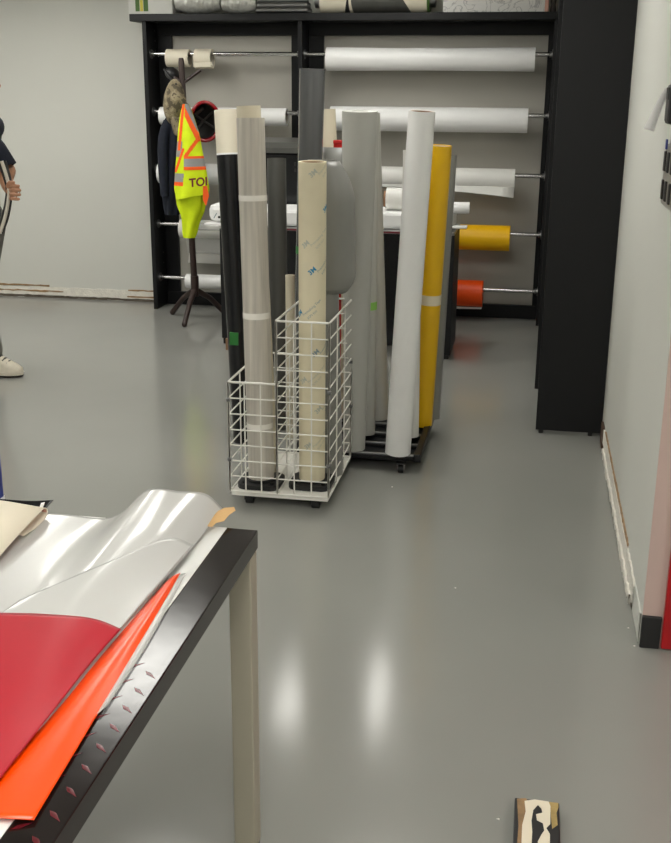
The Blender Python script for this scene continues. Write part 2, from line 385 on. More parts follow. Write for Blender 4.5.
# ------------------------------------------------------------------ rolls
def roll(name, label, p0, p1, r, m, core=m_card, cr_r=None, group=None, bands=(), rf=None, cat='roll', core_out=.0, rim=None):
    p0, p1 = Vector(p0), Vector(p1); t = (p1-p0).normalized()
    o = thing(name, label, cat, p0, group); cr_r = cr_r or r*.84
    MB().ring_tube(p0, p1, r, cr_r, 36, 12 if rf else 1, rf).build('film', m, o)
    MB().ring_tube(p0-t*core_out+t*.003, p1+t*core_out-t*.003, cr_r, cr_r*.88, 28).build('core', core, o)
    for a, b, bm_, k in bands:
        f0 = rf(a, .5) if rf else 1
        MB().ring_tube(p0+(p1-p0)*a, p0+(p1-p0)*b, r*f0*1.012+.0006, r*f0*.99, 36).build(k, bm_, o)
    return o
def sheet_down(o, p0, p1, r, ang, length, m, lean=0, name='loose_end', corner=0):
    # the loose end of a horizontal roll: leaves the roll at angle ang and hangs down
    p0, p1 = Vector(p0), Vector(p1); rows = []; n = 14
    for i in range(n+1):
        s = i/n; row = []
        for k in range(9):
            q = p0+(p1-p0)*(k/8)
            L = length*(1+corner*(k/8-.5))
            a0 = ang-math.radians(60)*(1-min(1, s*3)) 
            c = Vector((0, -math.cos(a0), math.sin(a0)))*(r+.002)
            z = max(0, s-.33)/.67
            row.append(q+c+Vector((0, lean*z*z, -L*z)))
        rows.append(row)
    return MB().grid(rows).build(name, m, o, solid=.0012)
CR = .038
def rack_roll(label, x0, x1, row, dia_px, m, group, core=m_corew, rf=None, name='vinyl_roll'):
    yy = {0: 60, 1: 118, 2: 175, 3: 235, 4: 290}[row]
    a, b = ony(x0, yy, RY), ony(x1, yy, RY); r = max(dia_px/2/pxm((a.x, RY, ROD_Z[row])), .05); hole = min(.056, r*.8); z = ROD_Z[row]-(hole*.88-.0157)
    p0, p1 = Vector((a.x, RY, z)), Vector((b.x, RY, z))
    o = roll(name, label, p0, p1, r, m, core, hole, group, rf=rf)
    return o, p0, p1, r
GR = 'rolls hung on the back rack'
rack_roll('short off-white roll on the top left rod, left of two', 167.5, 190, 0, 17, m_cream2, GR)
o, a, b, r = rack_roll('short off-white roll with loose flap on the top left rod', 196, 212.5, 0, 19, m_cream2, GR)
sheet_down(o, a, b+Vector((.015, 0, 0)), r, math.radians(-20), .035, m_cream2)
rack_roll('white roll on the second left rod behind the coat stand', 161, 287, 1, 17, m_white, GR)
rack_roll('white roll on the third left rod behind the yellow vest', 159.5, 262, 2, 20, m_white, GR)
o, a, b, r = rack_roll('thin translucent film roll hanging loose on the fourth left rod', 181, 226, 3, 18, m_white2, GR)
sheet_down(o, a+Vector((.05, 0, 0)), b, r, math.radians(60), .25, m_clear, .05)
MB().grid([[a+Vector((.045, .05, -.05)), b+Vector((0, .05, -.05))], [a+Vector((.05, .055, -.16)), b+Vector((0, .055, -.16))], [a+Vector((.035, .05, -.27)), b+Vector((0, .05, -.27))]]).build('hanging_film', m_white2, o, solid=.001)
rack_roll('white roll on the lowest left rod behind the coat stand foot', 187, 228, 4, 14, m_white, GR)
sag = lambda a, k: 1-.10*math.sin(math.pi*a)
rack_roll('long white roll on the top right rod', 327, 535, 0, 22.5, m_white, GR, rf=lambda a, k: 1-.06*math.sin(math.pi*a))
rack_roll('long white roll on the second right rod', 331, 528, 1, 23.5, m_white, GR)
o, a, b, r = rack_roll('white roll with drooping edge on the third right rod', 350, 515, 2, 22, m_white2, GR)
rows = []
for i in range(9):
    s = i/8; row = []
    for k in range(13):
        q = a+(b-a)*(k/12); e = (k/12)**2
        row.append(q+Vector((0, -r*.85-.004-.03*s*e, -r*.5-(.015+.06*e)*s)))
    rows.append(row)
MB().grid(rows).build('loose_end', m_white2, o, solid=.0012)
rack_roll('bright yellow roll on the fourth right rod', 449, 510, 3, 25, m_yel2, GR)
o, a, b, r = rack_roll('bright orange-red roll on the lowest right rod', 440, 483, 4, 26, m_orange, GR)
MB().grid([[a+Vector((0, -r*.3, -r)), b+Vector((0, -r*.3, -r))], [a+Vector((0, -r*.35, -r-.02)), b+Vector((-.005, -r*.35, -r-.012))]], False).build('liner_edge', m_white2, o, solid=.001)

def stand_roll(name, label, top, Ytop, base, zb, m, wtop, wbot=None, **kw):
    p0 = onz(base[0], base[1], zb); p1 = ony(top[0], top[1], Ytop if Ytop else p0.y)
    r0 = (wbot or wtop)/2/pxm(p0); r1 = wtop/2/pxm(p1); rr = max(r0, r1)
    rf = kw.pop('rf', None)
    if rf is None and abs(r0-r1) > .004: rf = lambda a, k: (r0+(r1-r0)*a)/rr
    return roll(name, label, p0, p1, rr, m, rf=rf, **kw), p0, p1, rr

# ------------------------------------------------------------------ wire basket trolley
BX0, BX1, BXM, BY0, BY1, BZ = -1.143, -.737, -.947, 3.915, 4.435, .064
ZL, ZT = .522, .775
bk = thing('wire_basket_trolley', 'white wire basket trolley with a low and a tall bay', 'trolley', ((BX0+BX1)/2, (BY0+BY1)/2, 0))
WR, WT = .003, .0046
def wires(name, ax, c, u0, u1, z0, z1, nu, nz):     # one wire panel, in a plane x = c or y = c
    g = MB()
    P = (lambda u, z: (u, c, z)) if ax == 'y' else (lambda u, z: (c, u, z))
    for i in range(nu+1):
        u = u0+(u1-u0)*i/nu; g.tube([P(u, z0), P(u, z1)], WT if i in (0, nu) else WR, 6)
    for i in range(nz+1):
        z = z0+(z1-z0)*i/nz; g.tube([P(u0, z), P(u1, z)], WT if i in (0, nz) else WR, 6)
    ob = g.build(name, m_wire, bk); ob['kind'] = 'stuff'; return ob
wires('wire_front_panel', 'y', BY0, BX0, BXM, BZ, ZL, 3, 7)
wires('wire_front_panel', 'y', BY0, BXM, BX1, BZ, ZT, 3, 11)
wires('wire_side_panel', 'x', BX0, BY0, BY1, BZ, ZL, 3, 7)
wires('wire_side_panel', 'x', BX1, BY0, BY1, BZ, ZT, 3, 11)
wires('wire_divider_panel', 'x', BXM, BY0, BY1, BZ, ZT, 3, 11)
wires('wire_back_panel', 'y', BY1, BX0, BXM, BZ, ZL, 3, 7)
wires('wire_back_panel', 'y', BY1, BXM, BX1, BZ, ZT, 3, 11)
MB().box((BX0+.002, BY0+.002, BZ-.02), (BX1-.002, BY1-.002, BZ-.002), .004).build('base_board', m_wire, bk)
def caster(par, x, y, ztop, r=.021, w_=.03, ball=False):
    c = MB().box((x-.022, y-.022, ztop-.006), (x+.022, y+.022, ztop), .002).build('caster', m_plast, par)
    for q in (-w_/2-.006, w_/2+.002): MB().box((x+q, y-.014, r*.8), (x+q+.004, y+.014, ztop-.004), .001).build('fork', m_steel if ball else m_plast, c)
    MB().tube([(x-w_/2, y, r), (x+w_/2, y, r)], r, 20).build('wheel', m_rub, c)
for x in (BX0+.07, BX1-.06):
    for y in (BY0+.045, BY1-.06): caster(bk, x, y, BZ-.02)
for x, y, z in ((BX0, BY0, .45), (BX0, BY0, .2), (BX1, BY0, .5), (BX1, BY0, .2), (BX1, BY1, .5), (BX1, BY1, .3)):
    MB().box((x-.008, y-.008, z-.007), (x+.008, y+.008, z+.007), .002).build('clip', m_steel, bk)
def tray(cx, cy, label):
    t = thing('roll_end_holder', label, 'holder', (cx, cy, BZ)); s = .086; pl = []
    for qx, qy in ((-1,-1),(1,-1),(1,1),(-1,1)):
        c = (cx+qx*s, cy+qy*s)
        seq = [(c[0], c[1]-qy*.03), (c[0]-qx*.012, c[1]-qy*.009), (c[0]-qx*.03, c[1])]
        pl += seq if qx*qy > 0 else seq[::-1]
    pl = pl[::-1] if sum((pl[i][0]*pl[(i+1)%12][1]-pl[(i+1)%12][0]*pl[i][1]) for i in range(12)) < 0 else pl
    MB().prism(pl, BZ, BZ+.02).build('plate', m_plast, t)
    MB().ring_tube((cx, cy, BZ+.018), (cx, cy, BZ+.028), .062, .03, 28).build('hub', m_plast, t)
    for qx in (-1, 1):
        for qy in (-1, 1): MB().tube([(cx+qx*.058, cy+qy*.058, BZ+.021), (cx+qx*.058, cy+qy*.058, BZ+.028)], .009, 10).build('stud', m_rub, t)
zr = BZ+.029
pA = ony(261.5, 477, 4.025); pB = ony(312, 475, 4.06); pA.z = pB.z = zr
tray(pA.x, pA.y, 'black roll end holder under the ribbed beige roll')
tray(pB.x, pB.y, 'black roll end holder under the printed masking roll')
def mk(top, Yt, p0, wt, name, label, m, **kw):
    p1 = ony(top[0], top[1], Yt); r = wt/2/pxm((p0+p1)/2); return roll(name, label, p0, p1, r, m, **kw), p0, p1, r
_, p0A, p1A, rA = mk((250.5, 118), pA.y+.04, pA, 27, 'film_roll', 'ribbed beige plastic-wrapped roll with tape bands in the low bay', m_rib, core=m_cream,
   bands=[(.15, .165, m_tape, 'tape_band'), (.465, .482, m_tape, 'tape_band'), (.785, .80, m_tape, 'tape_band')])
_, p0B, p1B, rB = mk((312.5, 161.5), pB.y-.05, pB, 27, 'masking_roll', 'cream masking paper roll with blue printed lettering in the tall bay', m_mask, core=m_card)
maskroll = _
# printed lettering on the masking roll, laid round its curved face
def wrap_text(s, size, h, az, tilt, m, bold=False, name='print'):
    vs_, fs = text_mesh(s, size, bold); t = (p1B-p0B).normalized()
    toc = Vector((EYEP.x-p0B.x, EYEP.y-p0B.y, 0)).normalized(); toc = (toc-t*toc.dot(t)).normalized(); side = t.cross(toc)
    out = []
    for v in vs_:
        x = v.x*math.cos(tilt)-v.y*math.sin(tilt); y = v.x*math.sin(tilt)+v.y*math.cos(tilt)
        a = az+x/rB; out.append(p0B+t*(h+y)+(toc*math.cos(a)+side*math.sin(a))*(rB+.0008))
    MB().add(out, fs).build(name, m, maskroll)
LB = (p1B-p0B).length; tl = math.radians(42)
def hpx(y): return (479-y)/(479-161.5)*LB
for yy, az, mm, m2 in ((171, .05, m_faint, m_faint), (204, 1.15, m_blue, m_bgrey), (237, -.5, m_faint, m_faint), (262, 0, m_blue, m_bgrey), (305, -1.1, m_blue, m_bgrey), (343, .25, m_bgrey, m_bgrey), (372, -.7, m_faint, m_faint), (402, .5, m_faint, m_bgrey), (440, -.3, m_faint, m_faint)):
    wrap_text('3M', .026, hpx(yy), az, tl, mm, True, 'logo_print')
    wrap_text('Premasking Tape', .014, hpx(yy-6)+.004, az+1.05, tl, m2, False, 'line_print')
    wrap_text('SCPS 55X', .012, hpx(yy-2)-.006, az+1.1, tl, m2, False, 'line_print')
# slimmer roll just behind the ribbed one
p0 = pA+Vector((-.005, .125, 0)); p0.z = BZ
mk((248.5, 106), p0.y+.04, p0, 23, 'film_roll', 'beige roll with brown core just behind the ribbed roll', m_cream, core=m_card)
# silver roll with its outer wrap bulging loose
p0 = Vector((pB.x+.05, pB.y+.14, BZ)); p0F = p0
oF, p0F, p1F, rF = mk((321.5, 159.5), p0.y+.03, p0, 27, 'film_roll', 'silver-grey roll with bulging loose wrap behind the masking roll', m_silver, core=m_corew)
zt, zb_ = p1F.z-.005, ony(322, 292, p0F.y).z
rows = []
for i in range(25):
    s = i/24; z = zb_+(zt-zb_)*s; row = []
    e = (1-max(0, (s-.72)/.28)**1.7*.8)*(1-max(0, (.16-s)/.16)**2*.6)
    for k in range(21):
        a = math.radians(-115+k*11.5); bul = rF*1.05+.074*e*max(0, math.cos(a+.2))**1.5
        c = p0F+(p1F-p0F)*((z-p0F.z)/(p1F.z-p0F.z)); row.append(Vector((c.x+math.cos(a)*bul, c.y+math.sin(a)*bul*.85, z)))
    rows.append(row)
MB().grid(rows).build('loose_wrap', m_silver, oF, solid=.001)

# ------------------------------------------------------------------ roll cart and its rolls
CX0, CX1, CY0, CY1 = -1.0, -.425, 4.455, 5.12
ct = thing('roll_cart', 'low black roll cart on casters holding upright rolls', 'cart', ((CX0+CX1)/2, (CY0+CY1)/2, 0))
ZC = .086
for a, b in (((CX0, CY0), (CX0+.03, CY1)), ((CX1-.03, CY0), (CX1, CY1))): MB().box((a[0], a[1], .05), (b[0], b[1], ZC), .003).build('side_rail', m_black, ct)
for i in range(5):
    y = CY0+(CY1-CY0-.05)*i/4; s_ = MB().box((CX0+.03, y, .06), (CX1-.03, y+.05, ZC-.012), .003).build('slat', m_black, ct)
    MB().box((CX0+.03, y+.004, ZC-.012), (CX1-.03, y+.018, ZC-.004), .002).build('edge_strip', m_steel, s_)
MB().box((CX0+.03, CY0+.01, .05), (CX1-.03, CY1-.01, .06)).build('tray', m_black, ct)
for x in (CX0+.04, CX1-.085):
    for y in (CY0-.005, CY1-.06): caster(ct, x, y, .05, .019, .022, True)
zc = ZC-.003
GC = 'upright rolls on the cart'
def cart_roll(label, m, bx, by, top, wt, wb=None, lean=0, z0=zc, **kw):
    p0 = Vector((bx, by, z0)); p1 = ony(top[0], top[1], by+lean); r1 = wt/2/pxm(p1); r0 = (wb or wt*pxm(p0)/pxm(p1))/2/pxm(p0); rr = max(r0, r1)
    rf = kw.pop('rf', None) or ((lambda a, k: (r0+(r1-r0)*a)/rr) if abs(r0-r1) > .003 else None)
    return roll('vinyl_roll', label, p0, p1, rr, m, group=kw.pop('group', GC), rf=rf, **kw)
def bxy(px, py, z=zc): p = onz(px, py, z); return p.x, p.y
bx, by = bxy(354, 449); cart_roll('pale grey loosely wound roll with wide open top', m_grey, bx, max(by, 4.505), (360, 111), 36, 21, -.08, core=m_white2, cr_r=.036)
bx, by = bxy(365.5, 433); cart_roll('pale grey slim roll behind the loosely wound roll', m_grey, bx, by, (370, 114), 19, 19, 0, core=m_white2, bands=[(.41, .435, m_lgtape, 'green_tape')])
bx, by = bxy(379, 418); cart_roll('pale grey roll at the back of the cart', m_grey, bx, by, (371, 113), 18, 20, 0, core=m_corew)
bx, by = bxy(397.5, 453); cart_roll('tall white roll leaning right at the cart front', m_white, bx, max(by, 4.485), (422, 111), 27, 25.5, -.1, core=m_card)
bx, by = bxy(408.5, 436); cart_roll('white roll hidden behind the tall leaning white roll', m_white2, bx, max(by, 4.74), (413, 150), 20, 20, .03, core=m_corew)
bx, by = bxy(421.5, 424); oY = cart_roll('golden yellow roll with a tape band leaning right', m_yel, bx, max(by, 4.9), (440.5, 145.5), 23, 21, -.06, core=m_corew, bands=[(.455, .49, m_cream, 'tape_band')])
bx, by = bxy(431, 418); cart_roll('silver-grey film roll behind the golden yellow roll', m_silver, bx, max(by, 5.05), (448, 155), 17, 17, .08, core=m_corew)
cart_roll('charcoal glossy film roll, tallest of the upright rolls', m_char, ony(303, 440, 4.70).x, 4.70, (312.5, 69), 26, 21, .03, core=m_blkfilm, bands=[(.515, .535, m_gtape, 'green_tape')])
cart_roll('cream roll standing behind the charcoal roll', m_cream, -.88, 4.98, (327, 109), 17, 17, .0, core=m_corew)
cart_roll('narrow cream roll low behind the basket', m_cream, ony(291, 420, 4.86).x, 4.86, (290, 275), 9, 9, 0, z0=.001, core=m_corew)
rb = MB(); a, b = onz(337, 418, .12), ony(338.5, 141, 4.93)
b = ony(338, 141, 4.86); a = ony(336.5, 418, 4.86); a.z = zc; tb = Matrix.Identity(3)
rb.loft([[Vector((p.x+dx*.018, p.y+dy*.012, p.z)) for dx, dy in ((-1,-1),(1,-1),(1,1),(-1,1))] for p in (a, b)])
rbt = thing('straight_edge', 'long red straight-edge bar standing among the rolls', 'tool', a)
rb.build('bar', m_red, rbt); MB().box((b.x-.02, b.y-.014, b.z-.012), (b.x+.02, b.y+.014, b.z+.004), .003).build('end_cap', m_red, rbt)
sh = MB(); c = ony(336.5, 147, 4.78); zz0 = ony(335, 292, 4.78).z; rows = []
for i in range(9):
    z = zz0+(c.z-zz0)*i/8; rows.append([Vector((c.x+math.cos(math.radians(-170+k*17))*.06, 4.78+math.sin(math.radians(-170+k*17))*.05, z)) for k in range(11)])
sh.grid(rows); sh = sh.build('film_sleeve', m_silver, solid=.0015); tag(sh, 'short silver-grey curled film sheet below the red bar tip', 'film')
# rolls standing on the floor left of the cart
def floor_roll(label, m, base, top, Yt, wt, wb, **kw):
    p0 = onz(base[0], base[1], 0.001); p1 = ony(top[0], top[1], Yt); r1 = wt/2/pxm(p1); r0 = wb/2/pxm(p0); rr = max(r0, r1)
    return roll('vinyl_roll', label, p0, p1, rr, m, group='rolls standing on the floor', rf=lambda a, k: (r0+(r1-r0)*a)/rr, **kw), p0, p1, rr
p0, p1 = onz(245, 441, 0.001), ony(226, 110, 4.86); r = 23.5/2/pxm((p0+p1)/2); t = p1-p0
o = roll('vinyl_roll', 'leaning roll with cream top and black film wrapped below', p0+t*.002, p1, r*.985, m_cream2, m_card, group='rolls standing on the floor')
MB().ring_tube(p0, p0+t*.872, r, r*.93, 36).build('black_wrap', m_blkfilm, o)
MB().ring_tube(p0+t*.872, p0+t*.877, r*.995, r*.93, 36).build('white_edge', m_white, o)
q = p0+t*.33; MB().box((q.x-.03, q.y-r-.003, q.z-.03), (q.x+.012, q.y-r*.8, q.z+.03), .001).build('green_tape', m_gtape, o)
floor_roll('dark grey film roll with pale rim beside the ribbed roll', m_dgrey, (280, 428), (276.5, 158.5), 5.15, 19, 18, core=m_corew)

# ------------------------------------------------------------------ plotter on its black stand
PY = 6.62
pl = thing('cutting_plotter', 'wide white cutting plotter on a black stand behind the rolls', 'plotter', (-1.2, PY+.2, 0))
xl, xr = ony(219.5, 235, PY).x, ony(455, 228, PY).x
ZP = ony(300, 231, PY).z
MB().box((xl, PY, .075), (xl+.19, PY+.03, ZP), .003).build('stand_panel', m_black, pl)
MB().box((xl+.19, PY+.012, .075), (xr-.001, PY+.03, ZP), .003).build('modesty_panel', m_blkfilm, pl)
MB().box((xr-.06, PY, .03), (xr, PY+.45, ZP), .003).build('stand_panel', m_black, pl)
MB().box((xl, PY+.03, .03), (xl+.05, PY+.45, ZP), .003).build('stand_panel', m_black, pl)
g = MB(); x = xl+.03; g.prism([(x, PY-.02), (x+.06, PY-.02), (x+.06, PY+.2), (x, PY+.2)], 0, .076); g.build('foot', m_card, pl)
g = MB(); x = xr-.06; g.prism([(x, PY+.03), (x+.05, PY+.03), (x+.05, PY+.3), (x, PY+.3)], 0, .03); g.build('foot', m_plast, pl)
MB().box((xl+.02, PY-.01, ZP), (xr, PY+.48, ZP+.02), .003).build('bed_rail', m_steel, pl)
MB().box((xl+.3, PY-.016, ZP+.004), (xr-.3, PY-.008, ZP+.014), .001).build('marker_strip', m_maroon, pl)
ZQ = ZP+.02; yb0, yb1 = PY+.02, PY+.42
bx0 = ony(207, 210, PY).x
MB().box((bx0+.1, yb0+.03, ZQ), (xr-.02, yb1, ZQ+.105), .02).build('body', m_white, pl)
ec = MB().box((bx0, yb0, ZQ+.02), (bx0+.22, yb1, ZQ+.13), .035).build('end_cover', m_white, pl)
lx = ony(219, 213, PY+.02)
g = MB(); g.sphere((lx.x, yb0-.001, ZQ+.05), (.008, .002, .008)); g.build('logo_dot', m_ink, ec)
MB().tube([(lx.x-.035, yb0-.001, ZQ+.042), (lx.x-.015, yb0-.001, ZQ+.075)], .003, 6).build('logo_stroke', m_bgrey, ec)
MB().box((bx0-.02, yb0-.03, ZQ), (bx0+.22, yb0+.1, ZQ+.012), .003).build('apron', m_white, pl)
MB().box((xr-.17, yb0-.01, ZQ), (xr-.03, yb1, ZQ+.085), .012).build('end_cover', m_white, pl)
MB().box((xr-.03, yb0, ZQ+.02), (xr+.07, yb0+.08, ZQ+.035), .004).build('lever', m_white, pl)
o = ony(460, 203, PY+.2)
roll('paper_roll', 'small white paper roll on the right end of the plotter', (o.x-.3, PY+.2, ZQ+.13), (o.x+.06, PY+.2, ZQ+.13), .036, m_white, m_corew, .022)
o = ony(387, 195, PY+.2)
roll('paper_roll', 'white roll with brown core lying on the plotter middle', (o.x-.0, PY+.2, ZQ+.175), (o.x+.16, PY+.2, ZQ+.175), .07, m_white2, m_card, .05, core_out=.02)
dv = thing('printer_housing', 'dark machine with a sloping lid behind the ribbed roll', 'machine', (-1.55, PY+.55, ZQ))
X0, X1 = ony(252, 170, PY+.5).x, ony(318, 170, PY+.5).x
z0, z1 = ZP-.4, ony(285, 150, PY+.5).z
MB().box((X0, PY+.5, .05), (X1, PY+.9, z1-.02), .01).build('body', m_blkfilm, dv)
g = MB(); zt = ony(285, 143, PY+.5).z
g.loft([[Vector(q) for q in ((x, PY+.48, z1-.02), (x, PY+.48, z1+.012), (x, PY+.56, zt), (x, PY+.92, zt+.02), (x, PY+.92, z1-.02))] for x in (X0-.02, X1+.02)])
for i in range(len(g.sm)): g.sm[i] = False
g.build('lid', m_dgrey, dv)
for z in (z1-.14, z1-.1): MB().box((X1-.16, PY+.496, z), (X1-.15, PY+.502, z+.02)).build('button', m_slot, dv)

# ------------------------------------------------------------------ coat stand and what hangs on it
KX, KY = -2.46, 7.52
cs = thing('coat_stand', 'dark brown wooden coat stand in front of the rack', 'coat stand', (KX, KY, 0))
pt, pb = ony(181, 58, KY), ony(195, 292, KY)
MB().tube([pb, pb+(pt-pb)*.98, pt], [.024, .021, .016], 12).build('pole', m_brown, cs)
for fx, fy in (onz(184.5, 325, .015).xy[:], onz(172.5, 313, .015).xy[:], (-2.27, 7.72)):
    lg = MB().tube([pb+Vector((0, 0, .02)), pb+(Vector((fx, fy, .03))-pb)*.5+Vector((0, 0, .03)), (fx, fy, .022)], [.022, .02, .02], 10).build('leg', m_brown, cs)
    MB().sphere((fx, fy, .02), .02, 10, 6).build('foot_tip', m_green_leg if fx > -2.3 else m_brown, lg)
MB().tube([pb+Vector((0, 0, -.03)), pb+Vector((0, 0, .12))], .03, 12).build('hub', m_brown, cs)
def arm(px, py, ex, ey, dy):
    q = ony(px, py, KY); e = ony(ex, ey, KY+dy); MB().tube([q, q+(e-q)*.8, e], [.012, .011, .012], 8).build('arm', m_brown, cs)
arm(183, 83, 200.5, 70, .02); arm(184, 84, 169, 74, .03); arm(186, 110, 186, 104, -.16); arm(187, 122, 203, 108, .02); arm(186, 110, 172, 90, -.05); arm(186, 130, 170, 118, .12)
def ring(c, rx, ry, n=40, fold=0, ph=0, nf=5, tw=0):
    return [Vector((c[0]+math.cos(a)*rx*(1+fold*math.sin(nf*a+ph)), c[1]+math.sin(a)*ry*(1+fold*1.6*math.sin(nf*a+ph+1)), c[2])) for a in [2*math.pi*k/n for k in range(n)]]
# navy jacket
rg = []
for (xa, xb, y) in ((170, 183, 112), (164, 184, 122), (160, 184, 140), (161, 183, 165), (162, 184, 190), (164, 182, 206), (166, 180, 214)):
    a, b = ony(xa, y, KY+.13), ony(xb, y, KY+.13); rg.append(ring(((a.x+b.x)/2, KY+.13, a.z), (b.x-a.x)/2, .07, 40, .10, y*.05, 6))
jk = thing('jacket', 'dark navy jacket hanging on the left of the coat stand', 'jacket', (rg[-1][0].x, KY+.13, rg[-1][0].z))
MB().loft(rg).build('body', m_navy, jk, sub=1)
a = ony(163, 135, KY+.06); b = ony(165, 196, KY+.05)
MB().tube([ony(168, 122, KY+.1), a, (a+b)/2+Vector((-.01, 0, 0)), b], [.035, .045, .04, .032], 12).build('sleeve', m_navy, jk, sub=1)
# camouflage cap and black cap
c = ony(174.5, 102, KY-.06)
cp = thing('cap', 'camouflage cap hanging on the coat stand', 'cap', c)
def dom(p): return Vector((p.x*(1-.18*max(0, p.z)), p.y, p.z+.12*p.x))
MB().sphere(c, (.082, .075, .155), 20, 12, dom).build('crown', m_camo, cp)
br = [ony(x, y, KY-.09) for x, y in ((170, 118), (172, 127), (175, 135))]
rows = []
for i, wd in ((0, 11), (1, 9), (2, 6.5)):
    y = (117, 127, 135.5)[i]; cx = (177, 177.5, 178)[i]
    rows.append([ony(cx+wd*(k/4-.5)*1.7/1.3, y-(2 if k in (0, 4) else 0), KY-.10-.03*math.sin(math.pi*k/4)) for k in range(5)])
MB().grid(patch(rows, 6, 8)).build('brim', m_camo, cp, solid=.004)
g = MB(); c0 = ony(176, 84, KY-.1); g.sphere(c0, .008, 8, 6); g.build('button', m_plast, cp)
c = ony(172.5, 74, KY+.06)
cp2 = thing('cap', 'small black cap hung at the top of the coat stand', 'cap', c)
MB().sphere(c, (.055, .06, .045), 16, 10, lambda p: Vector((p.x, p.y, p.z-.25*p.x))).build('crown', m_plast, cp2)
MB().tube([c+Vector((-.05, -.03, .03)), c+Vector((-.02, -.06, -.0)), c+Vector((.02, -.06, -.05))], .008, 8).build('strap', m_plast, cp2)
# red hard hat, hollow side out
c = ony(204, 121, KY+.03); hd = Vector((.42, -.88, -.05)).normalized(); u = hd.cross(Vector((0, 0, 1))).normalized(); v = u.cross(hd)
hh = thing('hard_hat', 'dark red hard hat hung with its lining showing', 'hard hat', c)
def bowl(r0, dep, off, k0=0, n=9):
    rows = []
    for i in range(n+1):
        a = math.pi/2*i/n; rr = r0*math.cos(a)+.0005; rows.append([c+hd*(off-dep*math.sin(a))+u*(rr*.92*math.cos(2*math.pi*k/28))+v*(rr*1.18*math.sin(2*math.pi*k/28)) for k in range(29)])
    return rows
MB().grid(bowl(.108, .13, .05)).build('shell', m_hat, hh, solid=.003)
MB().grid(bowl(.098, .10, .035)).build('lining', m_hatin, hh)
MB().tube([c+hd*.05+u*(.112*.92*math.cos(2*math.pi*k/28))+v*(.112*1.18*math.sin(2*math.pi*k/28)) for k in range(28)], .013, 8, closed=True).build('rim', m_hat, hh)
for a in (.5, 2.4):
    MB().tube([c+hd*.03+u*.085*math.cos(a)+v*.1*math.sin(a), c-hd*.03, c+hd*.03-u*.085*math.cos(a)-v*.1*math.sin(a)], .007, 6).build('strap', m_slot, hh)
# high-visibility vest: hanging folded cloth with bands
VY = KY-.16
vt = thing('safety_vest', 'fluorescent yellow safety vest with orange and grey bands', 'vest', ony(190, 236, VY))
prof = [(104, 183, 189), (112, 181, 192), (124, 179, 196), (136, 178, 199.5), (150, 177, 202), (165, 176, 205), (180, 175, 207.5), (188, 174.5, 209), (194, 175.5, 208.5), (196.5, 176, 208)]
NV, NH = 170, 150
def prof_at(t):
    p = [Vector(q) for q in prof]; q = cr(p, t); return q.x, q.y, q.z
def vpt(i, k, out=0):
    t = i/NV; y, xa, xb = prof_at(t); a = 2*math.pi*k/NH
    mid = (xa+xb)/2; hw = (xb-xa)/2; fold = .10*math.sin(4*a+t*3)*(t+.2)
    dep = (.03+.05*t)*(1+fold*1.5)
    # the bottom edge hangs a little lower at the left
    p = ony(mid-math.cos(a)*hw*(1+fold*.25), y+(3*math.cos(a) if t > .9 else 0)*(t-.9)*10, VY)
    return Vector((p.x, p.y-math.sin(a)*(dep+out), p.z))
MB().loft([[vpt(i, k) for k in range(NH)] for i in range(NV+1)]).build('body', m_hiv, vt)
def band(name, m, test, out):
    g = MB(); idx = {}
    for i in range(NV):
        for k in range(NH):
            t = (i+.5)/NV; y, xa, xb = prof_at(t); a = 2*math.pi*(k+.5)/NH
            x = (xa+xb)/2-math.cos(a)*(xb-xa)/2
            if test(x, y, math.sin(a) > 0): g.add([vpt(i, k, out), vpt(i, k+1, out), vpt(i+1, k+1, out), vpt(i+1, k, out)], [(0, 1, 2, 3)], True)
    if g.f: g.build(name, m, vt)
seam = 186.5
def o_test(x, y, fr):
    if not fr: return 156 < y < 159 or 166 < y < 170
    if x > seam: return 155.5 < y < 158.5 or 166 < y < 169.5 or abs(x-(184+(y-106)*.47)) < 2.2 and y < 141 or abs(x-(200-(y-138)*.66)) < 2.0 and 137 < y < 156
    return abs(x-(184.5-(y-106)*.09)) < 1.6 and y < 150 or 181.5 < y < 185.5 or abs(x-(185-(y-150)*.4)) < 1.6 and 148 < y < 172
def g_test(x, y, fr):
    if o_test(x, y, fr): return False
    if not fr: return 159 <= y <= 166
    if x > seam: return 158.5 <= y <= 166 or 2.0 < x-(184+(y-106)*.47) < 6 and 108 < y < 136 or y < 113
    return 141 < y < 157 and x < 184 or 173 < y < 181.5
band('orange_band', m_hio, o_test, .003); band('reflective_band', m_hig, g_test, .003)
# tail of the vest below the front panel
rg = []
for y, xa, xb in ((190, 178, 205), (200, 176, 205), (210, 178.5, 204), (214, 181, 202), (224, 182, 198), (232, 182, 197), (237.5, 183.5, 194.5)):
    a, b = ony(xa, y, VY), ony(xb, y, VY); rg.append(ring(((a.x+b.x)/2, VY+.0, a.z), (b.x-a.x)/2, .045-.012*(y-190)/47, 40, .12, y*.03, 5))
MB().loft(rg).build('tail', m_hiv, vt, sub=1)
g = MB(); q = [ony(x, y, VY-.05) for x, y in ((203, 186), (207, 186), (209, 196), (206, 206), (203, 200))]
g.add(q, [(4, 3, 2, 1, 0)]); g.build('orange_band', m_hio, vt, solid=.004)
vs_, fs = text_mesh('TOI', .08, True); q = ony(198.5, 182.5, VY-.098)
MB().add([q+Vector((v.x*1.0, -.0-.06*abs(v.x), v.y+v.x*.12)) for v in vs_], fs).build('lettering', m_maroon, vt, solid=.001)

